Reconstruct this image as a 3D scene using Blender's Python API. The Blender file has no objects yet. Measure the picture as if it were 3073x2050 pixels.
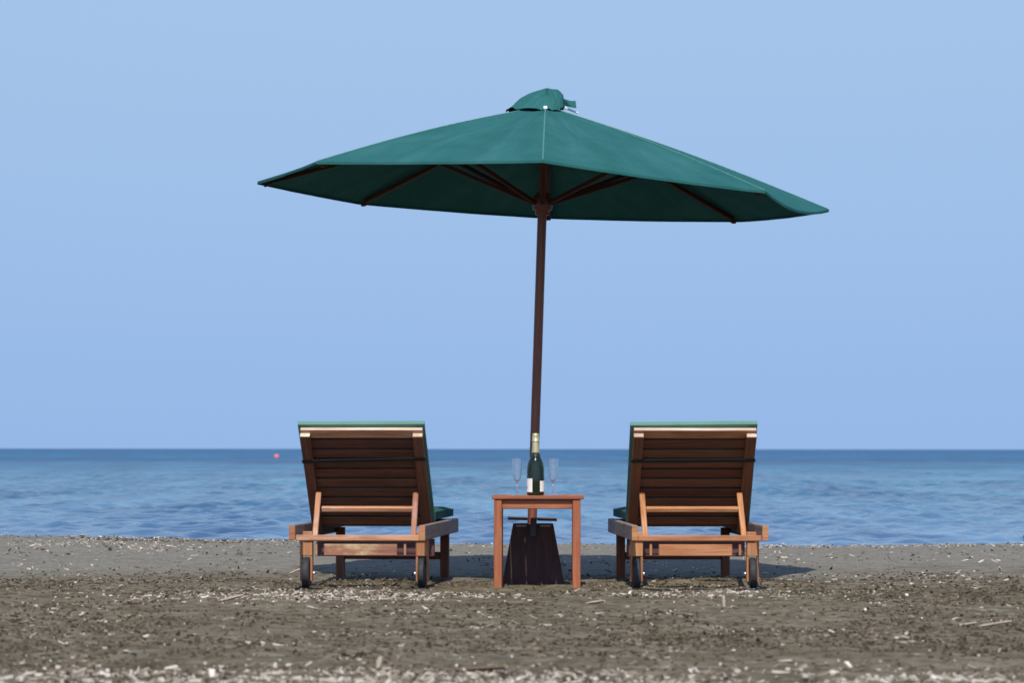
import bpy, bmesh, math, random
import numpy as np
from mathutils import Matrix, Vector

random.seed(7)
rng = np.random.default_rng(11)
S = bpy.context.scene
C = S.collection
R = math.radians

# ------------------------------------------------------------------ camera, world, sun, exposure
EYE = 0.70
cam_d = bpy.data.cameras.new('camera')
cam = bpy.data.objects.new('camera', cam_d); C.objects.link(cam)
cam.location = (0, 0, EYE)
cam.rotation_euler = (R(90), R(-0.06), 0)
cam_d.sensor_width = 36.0; cam_d.sensor_fit = 'HORIZONTAL'
cam_d.lens = 10872 / 3073 * 36.0
cam_d.shift_y = 323 / 3073
cam_d.clip_start = 0.5; cam_d.clip_end = 40000
cam_d.dof.use_dof = True
cam_d.dof.focus_distance = 23.0
cam_d.dof.aperture_fstop = 6.5
S.camera = cam

SUN_EL, SUN_AZ = 48.0, 180.0 + 3.0
w = bpy.data.worlds.new('World'); S.world = w; w.use_nodes = True
nt = w.node_tree; nt.nodes.clear()
sky = nt.nodes.new('ShaderNodeTexSky'); sky.sky_type = 'NISHITA'
sky.sun_disc = False
sky.sun_elevation = R(SUN_EL); sky.sun_rotation = R(SUN_AZ)
sky.altitude = 0; sky.air_density = 1.5; sky.dust_density = 1.0; sky.ozone_density = 6.0
tint = nt.nodes.new('ShaderNodeMix'); tint.data_type = 'RGBA'; tint.blend_type = 'MULTIPLY'
tint.inputs['Factor'].default_value = 1.0
tint.inputs['B'].default_value = (0.99, 0.975, 1.19, 1)
bg = nt.nodes.new('ShaderNodeBackground'); bg.inputs['Strength'].default_value = 0.107
out = nt.nodes.new('ShaderNodeOutputWorld')
# a hazy marine sky: its lowest degrees keep the even blue found a little above a clear horizon
tc = nt.nodes.new('ShaderNodeTexCoord'); sx = nt.nodes.new('ShaderNodeSeparateXYZ'); cx_ = nt.nodes.new('ShaderNodeCombineXYZ')
def wm(op, a, b_):
    n_ = nt.nodes.new('ShaderNodeMath'); n_.operation = op
    for i_, v_ in enumerate((a, b_)):
        if isinstance(v_, (int, float)): n_.inputs[i_].default_value = v_
        else: nt.links.new(v_, n_.inputs[i_])
    return n_.outputs[0]
nt.links.new(tc.outputs['Generated'], sx.inputs[0])
zc = wm('MAXIMUM', sx.outputs['Z'], 0.0)
lift = wm('ADD', wm('MULTIPLY', zc, wm('ADD', wm('MULTIPLY', zc, 1.30), -.60)), .20)
nt.links.new(sx.outputs['X'], cx_.inputs['X']); nt.links.new(sx.outputs['Y'], cx_.inputs['Y']); nt.links.new(lift, cx_.inputs['Z'])
nrm_ = nt.nodes.new('ShaderNodeVectorMath'); nrm_.operation = 'NORMALIZE'
nt.links.new(cx_.outputs[0], nrm_.inputs[0]); nt.links.new(nrm_.outputs[0], sky.inputs[0])
nt.links.new(sky.outputs[0], tint.inputs['A'])
nt.links.new(tint.outputs['Result'], bg.inputs['Color'])
nt.links.new(bg.outputs[0], out.inputs['Surface'])

sun_d = bpy.data.lights.new('sun', 'SUN'); sun = bpy.data.objects.new('sun', sun_d); C.objects.link(sun)
sun_d.energy = 4.3; sun_d.angle = R(0.5); sun_d.color = (1.0, 0.95, 0.87)
az = R(SUN_AZ); el = R(SUN_EL)
to_sun = Vector((math.sin(az) * math.cos(el), math.cos(az) * math.cos(el), math.sin(el)))
sun.rotation_euler = (-to_sun).to_track_quat('-Z', 'Y').to_euler()
sun.location = (0, -5, 12)

S.view_settings.view_transform = 'Standard'; S.view_settings.look = 'None'
S.view_settings.exposure = 0.0; S.view_settings.gamma = 1.0
S.view_settings.use_curve_mapping = False

# ------------------------------------------------------------------ node helpers
def mat_new(name):
    m = bpy.data.materials.new(name); m.use_nodes = True
    t = m.node_tree; t.nodes.clear()
    o = t.nodes.new('ShaderNodeOutputMaterial'); b = t.nodes.new('ShaderNodeBsdfPrincipled')
    t.links.new(b.outputs[0], o.inputs['Surface'])
    return m, t, b

def nd(t, kind, **kw):
    n = t.nodes.new(kind)
    for k, v in kw.items(): setattr(n, k, v)
    return n

def noise(t, vec, scale, detail=4, rough=.55, dist=0.0):
    n = nd(t, 'ShaderNodeTexNoise'); n.inputs['Scale'].default_value = scale
    n.inputs['Detail'].default_value = detail; n.inputs['Roughness'].default_value = rough
    n.inputs['Distortion'].default_value = dist
    t.links.new(vec, n.inputs['Vector']); return n.outputs['Fac']

def ramp(t, fac, stops):
    r = nd(t, 'ShaderNodeValToRGB'); e = r.color_ramp.elements
    while len(e) < len(stops): e.new(0.5)
    for i, (p, c) in enumerate(stops):
        e[i].position = p; e[i].color = c if len(c) == 4 else (*c, 1)
    t.links.new(fac, r.inputs[0]); return r.outputs[0]

def mixc(t, fac, a, b, mode='MIX'):
    n = nd(t, 'ShaderNodeMix', data_type='RGBA', blend_type=mode)
    for sock, v in (('Factor', fac), ('A', a), ('B', b)):
        if isinstance(v, (int, float)): n.inputs[sock].default_value = v
        elif isinstance(v, tuple): n.inputs[sock].default_value = (*v, 1) if len(v) == 3 else v
        else: t.links.new(v, n.inputs[sock])
    return n.outputs['Result']

def math_n(t, op, a, b=None):
    n = nd(t, 'ShaderNodeMath', operation=op)
    for i, v in enumerate((a, b)):
        if v is None: continue
        if isinstance(v, (int, float)): n.inputs[i].default_value = v
        else: t.links.new(v, n.inputs[i])
    return n.outputs[0]

def mapping(t, vec, scale=(1, 1, 1), loc=None):
    n = nd(t, 'ShaderNodeMapping'); n.inputs['Scale'].default_value = scale
    if loc is not None:
        if isinstance(loc, tuple): n.inputs['Location'].default_value = loc
        else: t.links.new(loc, n.inputs['Location'])
    t.links.new(vec, n.inputs['Vector']); return n.outputs[0]

def bump(t, b, h, strength, dist):
    n = nd(t, 'ShaderNodeBump'); n.inputs['Strength'].default_value = strength
    n.inputs['Distance'].default_value = dist
    t.links.new(h, n.inputs['Height']); t.links.new(n.outputs[0], b.inputs['Normal'])

# ------------------------------------------------------------------ materials
def wood(name, dark, light, grey, grey_amt, rough=.6, spec=.35):
    m, t, b = mat_new(name)
    oc = nd(t, 'ShaderNodeTexCoord').outputs['Object']
    oi = nd(t, 'ShaderNodeObjectInfo').outputs['Random']
    shift = nd(t, 'ShaderNodeCombineXYZ')
    for i, k in enumerate((37.0, 91.0, 53.0)): t.links.new(math_n(t, 'MULTIPLY', oi, k), shift.inputs[i])
    v = mapping(t, oc, (3.0, 60, 60), shift.outputs[0])
    g = noise(t, v, 1.0, 5, .6, .6)
    v2 = mapping(t, oc, (7, 14, 14), shift.outputs[0])
    blot = noise(t, v2, 1.0, 4, .6)
    v3 = mapping(t, oc, (5, 210, 210), shift.outputs[0])
    fine = noise(t, v3, 1.0, 3, .6)
    col = ramp(t, g, [(.30, dark), (.68, light)])
    col = mixc(t, ramp(t, blot, [(.45, (0, 0, 0)), (.68, (grey_amt,) * 3)]), col, grey)
    col = mixc(t, .55, col, ramp(t, fine, [(.35, (.55, .52, .50)), (.62, (1, 1, 1))]), 'MULTIPLY')
    var = nd(t, 'ShaderNodeHueSaturation')
    t.links.new(col, var.inputs['Color'])
    t.links.new(math_n(t, 'ADD', math_n(t, 'MULTIPLY', oi, .45), .78), var.inputs['Value'])
    t.links.new(math_n(t, 'ADD', math_n(t, 'MULTIPLY', oi, .014), .493), var.inputs['Hue'])
    t.links.new(var.outputs[0], b.inputs['Base Color'])
    t.links.new(math_n(t, 'ADD', math_n(t, 'MULTIPLY', g, .25), rough - .12), b.inputs['Roughness'])
    b.inputs['Specular IOR Level'].default_value = spec
    bump(t, b, math_n(t, 'ADD', g, math_n(t, 'MULTIPLY', fine, .6)), .35, .002)
    return m

M = {}
M['table'] = wood('reddish_hardwood', (.23, .062, .028), (.46, .150, .064), (.36, .19, .12), .3)
M['teak'] = wood('weathered_teak', (.30, .12, .065), (.58, .28, .16), (.60, .40, .29), .6, .65)
M['teak2'] = wood('orange_teak', (.32, .115, .045), (.60, .265, .115), (.56, .33, .20), .4, .6)
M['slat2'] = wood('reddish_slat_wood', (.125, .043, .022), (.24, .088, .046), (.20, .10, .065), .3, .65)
M['edge'] = wood('sunlit_pale_wood_edge', (.50, .33, .22), (.72, .55, .42), (.78, .62, .52), .6, .7)  # pale weathered wood, lightened further to carry direct sun in its colour
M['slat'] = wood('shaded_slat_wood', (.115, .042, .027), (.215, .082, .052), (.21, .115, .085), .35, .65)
M['rail'] = wood('silvered_rail_wood', (.17, .12, .105), (.30, .23, .21), (.38, .25, .17), .45, .75)
M['orange'] = wood('orange_leg_wood', (.32, .125, .05), (.56, .24, .095), (.46, .27, .17), .35)
M['board'] = wood('peeling_board_wood', (.24, .10, .065), (.42, .20, .125), (.58, .46, .26), .95, .75)
M['pole'] = wood('varnished_pole_wood', (.13, .040, .027), (.25, .078, .050), (.19, .08, .055), .3, .40, .4)
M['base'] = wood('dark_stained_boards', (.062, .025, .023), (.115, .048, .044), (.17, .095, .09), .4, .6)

def fabric(name, col, col2, rough=.85, wrinkle=0.0, streak=(3, 3, 3)):
    m, t, b = mat_new(name)
    oc = nd(t, 'ShaderNodeTexCoord').outputs['Object']
    n1 = noise(t, mapping(t, oc, streak), 1.6, 5, .6, .5)
    c = ramp(t, n1, [(.32, col), (.72, col2)])
    n2 = noise(t, oc, 420, 2)
    c = mixc(t, .25, c, ramp(t, n2, [(.3, (.7, .7, .7)), (.7, (1, 1, 1))]), 'MULTIPLY')
    t.links.new(c, b.inputs['Base Color'])
    b.inputs['Roughness'].default_value = rough; b.inputs['Specular IOR Level'].default_value = .06
    b.inputs['Sheen Weight'].default_value = 0
    h = math_n(t, 'ADD', math_n(t, 'MULTIPLY', n2, .04), math_n(t, 'MULTIPLY', noise(t, mapping(t, oc, streak), 5, 4, .55, .8), wrinkle))
    bump(t, b, h, .5, .02)
    return m
m, t, b = mat_new('green_parasol_canvas')
oc = nd(t, 'ShaderNodeTexCoord').outputs['Object']
sp = nd(t, 'ShaderNodeSeparateXYZ'); t.links.new(mapping(t, oc, (1, 1, 1), (-.0745, 0, 0)), sp.inputs[0])
ang = math_n(t, 'ARCTAN2', sp.outputs['Y'], sp.outputs['X'])
rad = math_n(t, 'SQRT', math_n(t, 'ADD', math_n(t, 'MULTIPLY', sp.outputs['X'], sp.outputs['X']), math_n(t, 'MULTIPLY', sp.outputs['Y'], sp.outputs['Y'])))
pol = nd(t, 'ShaderNodeCombineXYZ'); t.links.new(math_n(t, 'MULTIPLY', ang, 7.0), pol.inputs[0]); t.links.new(math_n(t, 'MULTIPLY', rad, 1.6), pol.inputs[1])
streak = noise(t, pol.outputs[0], 1.0, 5, .62, .5)
mott = noise(t, oc, 3.2, 5, .62, .6)
weave = noise(t, oc, 380, 2)
cc = ramp(t, math_n(t, 'ADD', math_n(t, 'MULTIPLY', streak, .55), math_n(t, 'MULTIPLY', mott, .45)), [(.34, (.022, .108, .105)), (.50, (.028, .128, .125)), (.68, (.044, .156, .155))])
cc = mixc(t, .3, cc, ramp(t, weave, [(.3, (.7, .7, .7)), (.7, (1.05, 1.05, 1.05))]), 'MULTIPLY')
t.links.new(cc, b.inputs['Base Color']); b.inputs['Roughness'].default_value = .9; b.inputs['Specular IOR Level'].default_value = .05
bump(t, b, math_n(t, 'ADD', math_n(t, 'MULTIPLY', streak, .55), math_n(t, 'MULTIPLY', mott, .35)), .55, .03)
M['canopy'] = m
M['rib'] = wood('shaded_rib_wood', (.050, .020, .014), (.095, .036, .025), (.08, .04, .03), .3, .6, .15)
M['cushion_seat'] = fabric('shaded_green_cushion_canvas', (.028, .085, .075), (.042, .115, .100), .9, .25)  # less faded than the back, with the backrest's shade put into the colour
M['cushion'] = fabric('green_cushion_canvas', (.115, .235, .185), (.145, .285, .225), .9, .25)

def plain(name, col, rough, metal=0.0, spec=.5, var=0.0, scale=40):
    m, t, b = mat_new(name)
    if var:
        oc = nd(t, 'ShaderNodeTexCoord').outputs['Object']
        f = noise(t, oc, scale, 4)
        t.links.new(ramp(t, f, [(.3, tuple(c * (1 - var) for c in col)), (.7, tuple(min(1, c * (1 + var)) for c in col))]), b.inputs['Base Color'])
    else: b.inputs['Base Color'].default_value = (*col, 1)
    b.inputs['Roughness'].default_value = rough; b.inputs['Metallic'].default_value = metal
    b.inputs['Specular IOR Level'].default_value = spec
    return m
M['tyre'] = plain('black_rubber', (.022, .024, .026), .7, var=.4)
M['hub'] = plain('grey_plastic_hub', (.20, .20, .22), .55, var=.2)
M['bolt'] = plain('galvanised_bolt', (.62, .62, .60), .35, .6)
M['strap'] = plain('black_webbing', (.012, .013, .016), .8)
M['pvc'] = plain('white_plastic', (.80, .82, .80), .5)
M['seam'] = plain('pale_green_thread', (.075, .225, .20), .8, var=.2)
M['bottle'] = plain('dark_green_bottle_glass', (.006, .016, .007), .06, spec=.6)
M['foil'] = plain('champagne_gold_foil', (.62, .54, .30), .38, .55, var=.12, scale=60)
M['collar'] = plain('black_foil', (.02, .018, .02), .35)
M['label'] = plain('white_label_paper', (.80, .78, .73), .7, var=.03)
M['ink'] = plain('black_ink', (.02, .02, .025), .6)
M['buoy'] = plain('faded_pink_buoy', (.72, .17, .22), .5, var=.1, scale=6)
M['weed'] = plain('dark_green_weed', (.045, .050, .022), .7, var=.4)

m, t, b = mat_new('clear_glass')
b.inputs['Transmission Weight'].default_value = .975; b.inputs['IOR'].default_value = 1.48
b.inputs['Roughness'].default_value = .03; b.inputs['Base Color'].default_value = (.97, .985, 1, 1)
M['glass'] = m

# sand: grey volcanic sand with browner damp litter patches
m, t, b = mat_new('grey_beach_sand')
g = nd(t, 'ShaderNodeNewGeometry').outputs['Position']
n_big = noise(t, mapping(t, g, (.5, .9, 1)), 1.1, 5, .62, .4)
n_mid = noise(t, mapping(t, g, (3.2, 5.0, 3)), 1.0, 6, .68, .5)
n_fine = noise(t, g, 60, 5, .7)
n_grain = noise(t, g, 420, 2, .7)
sep = nd(t, 'ShaderNodeSeparateXYZ'); t.links.new(g, sep.inputs[0])
far = nd(t, 'ShaderNodeMapRange', interpolation_type='SMOOTHSTEP')
far.inputs['From Min'].default_value = 18.3; far.inputs['From Max'].default_value = 21.4
yj = math_n(t, 'ADD', sep.outputs['Y'], math_n(t, 'MULTIPLY', math_n(t, 'SUBTRACT', n_big, .5), 5.0))
t.links.new(yj, far.inputs['Value'])
near_c = mixc(t, ramp(t, n_mid, [(.40, (0, 0, 0)), (.66, (1, 1, 1))]), (.135, .109, .066), (.285, .250, .176))
near_c = mixc(t, ramp(t, n_big, [(.35, (0, 0, 0)), (.7, (.6, .6, .6))]), near_c, (.275, .246, .182))
far_c = mixc(t, n_mid, (.235, .222, .182), (.305, .288, .240))
col = mixc(t, far.outputs[0], near_c, far_c)
n_lump = noise(t, mapping(t, g, (14, 16, 14)), 1.0, 4, .65, .3)
col = mixc(t, math_n(t, 'SUBTRACT', 1.0, math_n(t, 'MULTIPLY', far.outputs[0], .55)), col, ramp(t, n_lump, [(.36, (.52, .48, .42)), (.56, (1.06, 1.05, 1.03))]), 'MULTIPLY')
col = mixc(t, .65, col, ramp(t, n_fine, [(.34, (.42, .40, .36)), (.60, (1.0, 1.0, 1.0))]), 'MULTIPLY')
col = mixc(t, .5, col, ramp(t, n_grain, [(.3, (.62, .60, .58)), (.7, (1.18, 1.18, 1.18))]), 'MULTIPLY')
t.links.new(col, b.inputs['Base Color'])
b.inputs['Roughness'].default_value = .95; b.inputs['Specular IOR Level'].default_value = .15
bump(t, b, math_n(t, 'ADD', math_n(t, 'MULTIPLY', n_fine, 1.0), math_n(t, 'MULTIPLY', n_grain, .25)), .7, .012)
M['sand'] = m

def litter(name, stops, rough=.85):
    m, t, b = mat_new(name)
    r = nd(t, 'ShaderNodeNewGeometry').outputs['Random Per Island']
    oc = nd(t, 'ShaderNodeTexCoord').outputs['Object']
    c = ramp(t, r, stops)
    c = mixc(t, .6, c, ramp(t, noise(t, oc, 160, 3), [(.3, (.6, .58, .56)), (.7, (1.1, 1.1, 1.1))]), 'MULTIPLY')
    t.links.new(c, b.inputs['Base Color']); b.inputs['Roughness'].default_value = rough
    b.inputs['Specular IOR Level'].default_value = .2
    return m
M['pale'] = litter('bleached_driftwood', [(0, (.28, .22, .165)), (.45, (.50, .43, .35)), (1, (.78, .72, .63))])
M['brown'] = litter('brown_seaweed_litter', [(0, (.045, .035, .022)), (.5, (.095, .075, .050)), (1, (.18, .145, .10))])
M['tan'] = litter('tan_reed_litter', [(0, (.10, .07, .045)), (.5, (.22, .16, .11)), (1, (.38, .28, .21))])

# sea
m, t, b = mat_new('sea_water')
g = nd(t, 'ShaderNodeNewGeometry').outputs['Position']
sep = nd(t, 'ShaderNodeSeparateXYZ'); t.links.new(g, sep.inputs[0])
wob = noise(t, mapping(t, g, (.02, .004, 1)), 1.0, 4, .6)
wob2 = noise(t, mapping(t, g, (.16, .012, 1)), 1.0, 4, .65)
wob = math_n(t, 'ADD', math_n(t, 'MULTIPLY', wob, .6), math_n(t, 'MULTIPLY', wob2, .4))
yv = math_n(t, 'MULTIPLY', sep.outputs['Y'], math_n(t, 'ADD', math_n(t, 'MULTIPLY', wob, .24), .88))
ly = math_n(t, 'DIVIDE', math_n(t, 'LOGARITHM', yv, 10.0), 4.0)
depth_c = ramp(t, ly, [(.36, (.150, .240, .350)), (.42, (.100, .205, .305)), (.49, (.056, .180, .280)), (.545, (.030, .152, .252)),
                       (.580, (.021, .135, .240)), (.600, (.038, .108, .215)), (.612, (.038, .105, .215)), (.640, (.026, .140, .262)), (.70, (.020, .125, .25)), (1.0, (.018, .085, .20))])
pat = noise(t, mapping(t, g, (.09, .03, 1)), 1.0, 5, .6, .3)
depth_c = mixc(t, .8, depth_c, ramp(t, pat, [(.38, (.55, .60, .70)), (.60, (1.10, 1.12, 1.08))]), 'MULTIPLY')
pat2 = noise(t, mapping(t, g, (.35, .035, 1)), 1.0, 4, .65)
depth_c = mixc(t, .7, depth_c, ramp(t, pat2, [(.40, (.50, .58, .70)), (.58, (1.18, 1.16, 1.10))]), 'MULTIPLY')
pat3 = noise(t, mapping(t, g, (1.1, .07, 1)), 1.0, 3, .6)
depth_c = mixc(t, .55, depth_c, ramp(t, pat3, [(.42, (.55, .62, .72)), (.56, (1.15, 1.14, 1.10))]), 'MULTIPLY')
t.links.new(depth_c, b.inputs['Base Color'])
b.inputs['IOR'].default_value = 1.33
# waves too small to resolve far out: rougher and less mirror-like with distance
t.links.new(ramp(t, ly, [(.36, (.09,) * 3), (.48, (.16,) * 3), (.62, (.40,) * 3)]), b.inputs['Roughness'])
t.links.new(ramp(t, ly, [(.36, (.5,) * 3), (.44, (.34,) * 3), (.52, (.20,) * 3), (.62, (.13,) * 3)]), b.inputs['Specular IOR Level'])
wn = math_n(t, 'ADD', noise(t, mapping(t, g, (1.3, 2.6, 1)), 1.0, 5, .6, .3), math_n(t, 'MULTIPLY', noise(t, mapping(t, g, (.25, .6, 1)), 1.0, 3), 1.5))
bump(t, b, wn, 1.0, .022)
M['sea'] = m

# ------------------------------------------------------------------ object helpers
def tag(o, label=None, cat=None, group=None, kind=None):
    for k, v in (('label', label), ('category', cat), ('group', group), ('kind', kind)):
        if v: o[k] = v
    return o

def empty(name, loc, rz=0.0):
    o = bpy.data.objects.new(name, None); C.objects.link(o)
    o.empty_display_size = .1
    o.location = loc; o.rotation_euler = (0, 0, rz)
    return o

def obj(name, me, mat, parent=None, mtx=None, smooth=False):
    o = bpy.data.objects.new(name, me); C.objects.link(o)
    if mat and not me.materials: me.materials.append(mat)
    if parent: o.parent = parent
    if mtx is not None: o.matrix_local = mtx
    if smooth: me.polygons.foreach_set('use_smooth', [True] * len(me.polygons))
    return o

def box_mesh(L, W, T, bev=.003, taper=1.0):
    bm = bmesh.new()
    bmesh.ops.create_cube(bm, size=1.0)
    for v in bm.verts:
        k = taper if v.co.x > 0 else 1.0
        v.co = Vector((v.co.x * L, v.co.y * W * k, v.co.z * T * k))
    if bev: bmesh.ops.bevel(bm, geom=bm.edges[:], offset=bev, segments=1, profile=.5, affect='EDGES')
    me = bpy.data.meshes.new('box'); bm.to_mesh(me); bm.free()
    return me

def frame(p0, p1, ref):
    x = (Vector(p1) - Vector(p0)).normalized(); z = Vector(ref)
    z = (z - x * z.dot(x)).normalized(); y = z.cross(x)
    mt = Matrix((x, y, z)).transposed().to_4x4()
    mt.translation = (Vector(p0) + Vector(p1)) / 2
    return mt

def bar(name, p0, p1, w_, t_, mat, parent, ref=(0, 0, 1), bev=.003, taper=1.0):
    """plank from p0 to p1, w_ wide, t_ thick along ref"""
    L = (Vector(p1) - Vector(p0)).length
    return obj(name, box_mesh(L, w_, t_, bev, taper), mat, parent, frame(p0, p1, ref))

def blk(name, x, y, z, mat, parent, bev=.003, axis='x'):
    """axis-aligned block given (min,max) on each axis; grain runs along axis"""
    cx, cy, cz = [(a + b_) / 2 for a, b_ in (x, y, z)]
    ends = {'x': ((x[0], cy, cz), (x[1], cy, cz), y[1] - y[0], z[1] - z[0], (0, 0, 1)),
            'y': ((cx, y[0], cz), (cx, y[1], cz), x[1] - x[0], z[1] - z[0], (0, 0, 1)),
            'z': ((cx, cy, z[0]), (cx, cy, z[1]), x[1] - x[0], y[1] - y[0], (0, 1, 0))}[axis]
    return bar(name, ends[0], ends[1], ends[2], ends[3], mat, parent, ends[4], bev)

def lathe_mesh(prof, n=32, close=False):
    verts, faces = [], []
    for r_, z_ in prof:
        for k in range(n):
            a = 2 * math.pi * k / n
            verts.append((r_ * math.cos(a), r_ * math.sin(a), z_))
    m_ = len(prof); rows = m_ if close else m_ - 1
    for i in range(rows):
        j = (i + 1) % m_
        for k in range(n):
            q = (k + 1) % n
            faces.append((i * n + k, i * n + q, j * n + q, j * n + k))
    me = bpy.data.meshes.new('lathe'); me.from_pydata(verts, [], faces)
    bm = bmesh.new(); bm.from_mesh(me)
    bmesh.ops.remove_doubles(bm, verts=bm.verts[:], dist=1e-6)
    if not close: bmesh.ops.holes_fill(bm, edges=[e for e in bm.edges if e.is_boundary], sides=0)
    bmesh.ops.recalc_face_normals(bm, faces=bm.faces[:])
    bm.to_mesh(me); bm.free()
    return me

def smooth_by_angle(o, deg=40):
    me = o.data
    bm = bmesh.new(); bm.from_mesh(me)
    for f in bm.faces: f.smooth = True
    for e in bm.edges:
        e.smooth = len(e.link_faces) == 2 and e.calc_face_angle(0) < R(deg)
    bm.to_mesh(me); bm.free()

# ------------------------------------------------------------------ ground
def vnoise(x, y, seed):
    x = np.asarray(x, float); y = np.asarray(y, float)
    r_ = np.random.default_rng(seed); tab = r_.random((256, 256))
    xi = np.floor(x).astype(int); yi = np.floor(y).astype(int)
    fx = x - xi; fy = y - yi
    fx = fx * fx * (3 - 2 * fx); fy = fy * fy * (3 - 2 * fy)
    T_ = lambda a, b_: tab[a & 255, b_ & 255]
    return (T_(xi, yi) * (1 - fx) + T_(xi + 1, yi) * fx) * (1 - fy) + (T_(xi, yi + 1) * (1 - fx) + T_(xi + 1, yi + 1) * fx) * fy

def fbm(x, y, seed, oct_=4, g_=.5):
    s_, a = 0, 1.0; tot = 0
    for k in range(oct_):
        s_ = s_ + a * vnoise(x * 2 ** k, y * 2 ** k, seed + k); tot += a; a *= g_
    return s_ / tot

SEA_Z = -0.15
CONTACTS = []
for (lx, ly_, a_) in ((-.757, 17.70, R(-4.2)), (.920, 17.70, R(2.1))):
    for (px, py, top) in ((-.2895, .325, .012), (.2895, .325, .012), (-.2795, 1.644, .016), (.2795, 1.644, .016)):
        CONTACTS.append((lx + px * math.cos(a_) - py * math.sin(a_), ly_ + px * math.sin(a_) + py * math.cos(a_), .085, top))
for (px, py) in ((-.07, 18.07), (.322, 18.07), (-.07, 18.52), (.322, 18.52)): CONTACTS.append((px, py, .06, .008))
for px in (-.03, .06, .16, .25): CONTACTS.append((px, 18.66, .07, .006))
def ground(x, y):
    x = np.asarray(x, float); y = np.asarray(y, float)
    crest = np.interp(x, [-12, -3.4, -2.2, -1.0, .6, 1.6, 2.4, 3.4, 12], [.15, .136, .118, .090, .080, .074, .076, .090, .12])
    crest = crest + (fbm(x * 1.6, y * 0 + 3, 51, 3) - .5) * .018
    s1 = np.clip((y - 19.3) / (23.4 - 19.3), 0, 1); s1 = s1 * s1 * (3 - 2 * s1)
    h = crest * s1
    s2 = np.clip((y - 23.4) / 5.0, 0, 1)
    h = h - (crest + .55) * s2 * s2 * (3 - 2 * s2) * (y > 23.4)
    amp = np.interp(y, [8, 19, 21, 23], [1, .85, .5, .45])
    h = h + amp * ((fbm(x * 1.7, y * 1.3, 5, 4) - .5) * .026 + (fbm(x * 7, y * 6, 9, 4, .6) - .5) * .034)
    # shallow litter swells under the loungers
    for (mx, my, sx, sy, a) in ((-.75, 18.45, .50, .35, .020), (1.02, 18.62, .42, .36, .040)):
        h = h + a * np.exp(-((x - mx) / sx) ** 2 - ((y - my) / sy) ** 2) * (.4 + 1.2 * fbm(x * 9, y * 9, 77, 3))
    # sand pressed around wheels, legs and the parasol base
    for (px, py, r_, top) in CONTACTS:
        d2 = (x - px) ** 2 + (y - py) ** 2
        k = np.exp(-d2 / (r_ * r_))
        h = h * (1 - k) + top * k * (1 + .6 * (fbm(x * 18, y * 18, 63, 3) - .5))
    return h

def grid_obj(name, xs, ys, zf, mat, label=None):
    X, Y = np.meshgrid(xs, ys)
    Z = zf(X, Y)
    nx, ny = len(xs), len(ys)
    co = np.stack([X, Y, Z], -1).reshape(-1, 3).astype(np.float32)
    idx = np.arange(nx * ny).reshape(ny, nx)
    q = np.stack([idx[:-1, :-1], idx[:-1, 1:], idx[1:, 1:], idx[1:, :-1]], -1).reshape(-1, 4)
    return mesh_np(name, co, q, mat)

def mesh_np(name, co, quads, mat, smooth=True):
    me = bpy.data.meshes.new(name)
    me.vertices.add(len(co)); me.vertices.foreach_set('co', np.ascontiguousarray(co, np.float32).ravel())
    nq, k = quads.shape
    me.loops.add(nq * k); me.loops.foreach_set('vertex_index', quads.astype(np.int32).ravel())
    me.polygons.add(nq); me.polygons.foreach_set('loop_start', np.arange(0, nq * k, k, dtype=np.int32))
    me.polygons.foreach_set('use_smooth', np.full(nq, smooth))
    me.update(); me.validate()
    me.materials.append(mat)
    o = bpy.data.objects.new(name, me); C.objects.link(o)
    return o

xs = np.concatenate([[-400, -120, -50, -25, -14], np.arange(-9, -4.2, .12), np.arange(-4.2, 4.2, .032), np.arange(4.2, 9.01, .12), [14, 25, 50, 120, 400]])
ys = np.concatenate([[-60, -25, -10, -3, 2, 5, 7], np.arange(8.5, 10.2, .1), np.arange(10.2, 24.6, .036), np.arange(24.6, 30, .3)])
beach = grid_obj('beach_sand', xs, ys, ground, M['sand'])
tag(beach, 'grey sandy beach strewn with dry seaweed litter', kind='structure')

# ------------------------------------------------------------------ sea
ys = np.concatenate([np.arange(24.5, 30, .12), np.arange(30, 58, .05), np.arange(58, 100, .11), np.arange(100, 200, .4), np.geomspace(200, 14000, 110)])
u = np.linspace(-1, 1, 401)
hw = ys * .9 + 12
prof = .14 * u + .06 * u ** 3 + .80 * u ** 7
X = prof[None, :] * hw[:, None] * 1.4
Y = np.repeat(ys[:, None], len(u), 1)
Z = np.zeros_like(X)
wr = np.random.default_rng(3)
fade = np.interp(Y, [24, 60, 150, 400], [1, 1, .7, 0])
gust = .35 + 1.3 * fbm(X * .35, Y * .12, 21, 4)
for k in range(90):
    lam = math.exp(wr.uniform(math.log(.22), math.log(.95)))
    th = wr.normal(0, .85) + math.pi / 2
    kx, ky = math.cos(th) * 2 * math.pi / lam, math.sin(th) * 2 * math.pi / lam
    Z += .0050 * lam * np.sin(kx * X + ky * Y + wr.uniform(0, 6.28)) * gust * np.clip(1.8 - Y / (lam * 190), 0, 1)
Z *= fade
# a low swell about to reach the beach
sw = np.exp(-((Y - (32.7 - .56 * np.minimum(X, 0) + .12 * np.sin(X * 2.3))) / .30) ** 2) * np.clip(fbm(X * .9, Y * 0, 31, 3) * 2.4 - .75, 0, 1) * (X < 1)
Z += .035 * sw
Z += SEA_Z
co = np.stack([X, Y, Z], -1).reshape(-1, 3)
idx = np.arange(X.size).reshape(X.shape)
q = np.stack([idx[:-1, :-1], idx[:-1, 1:], idx[1:, 1:], idx[1:, :-1]], -1).reshape(-1, 4)
sea = mesh_np('sea', co, q, M['sea'])
tag(sea, 'calm blue sea reaching to the horizon', kind='structure')

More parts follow.
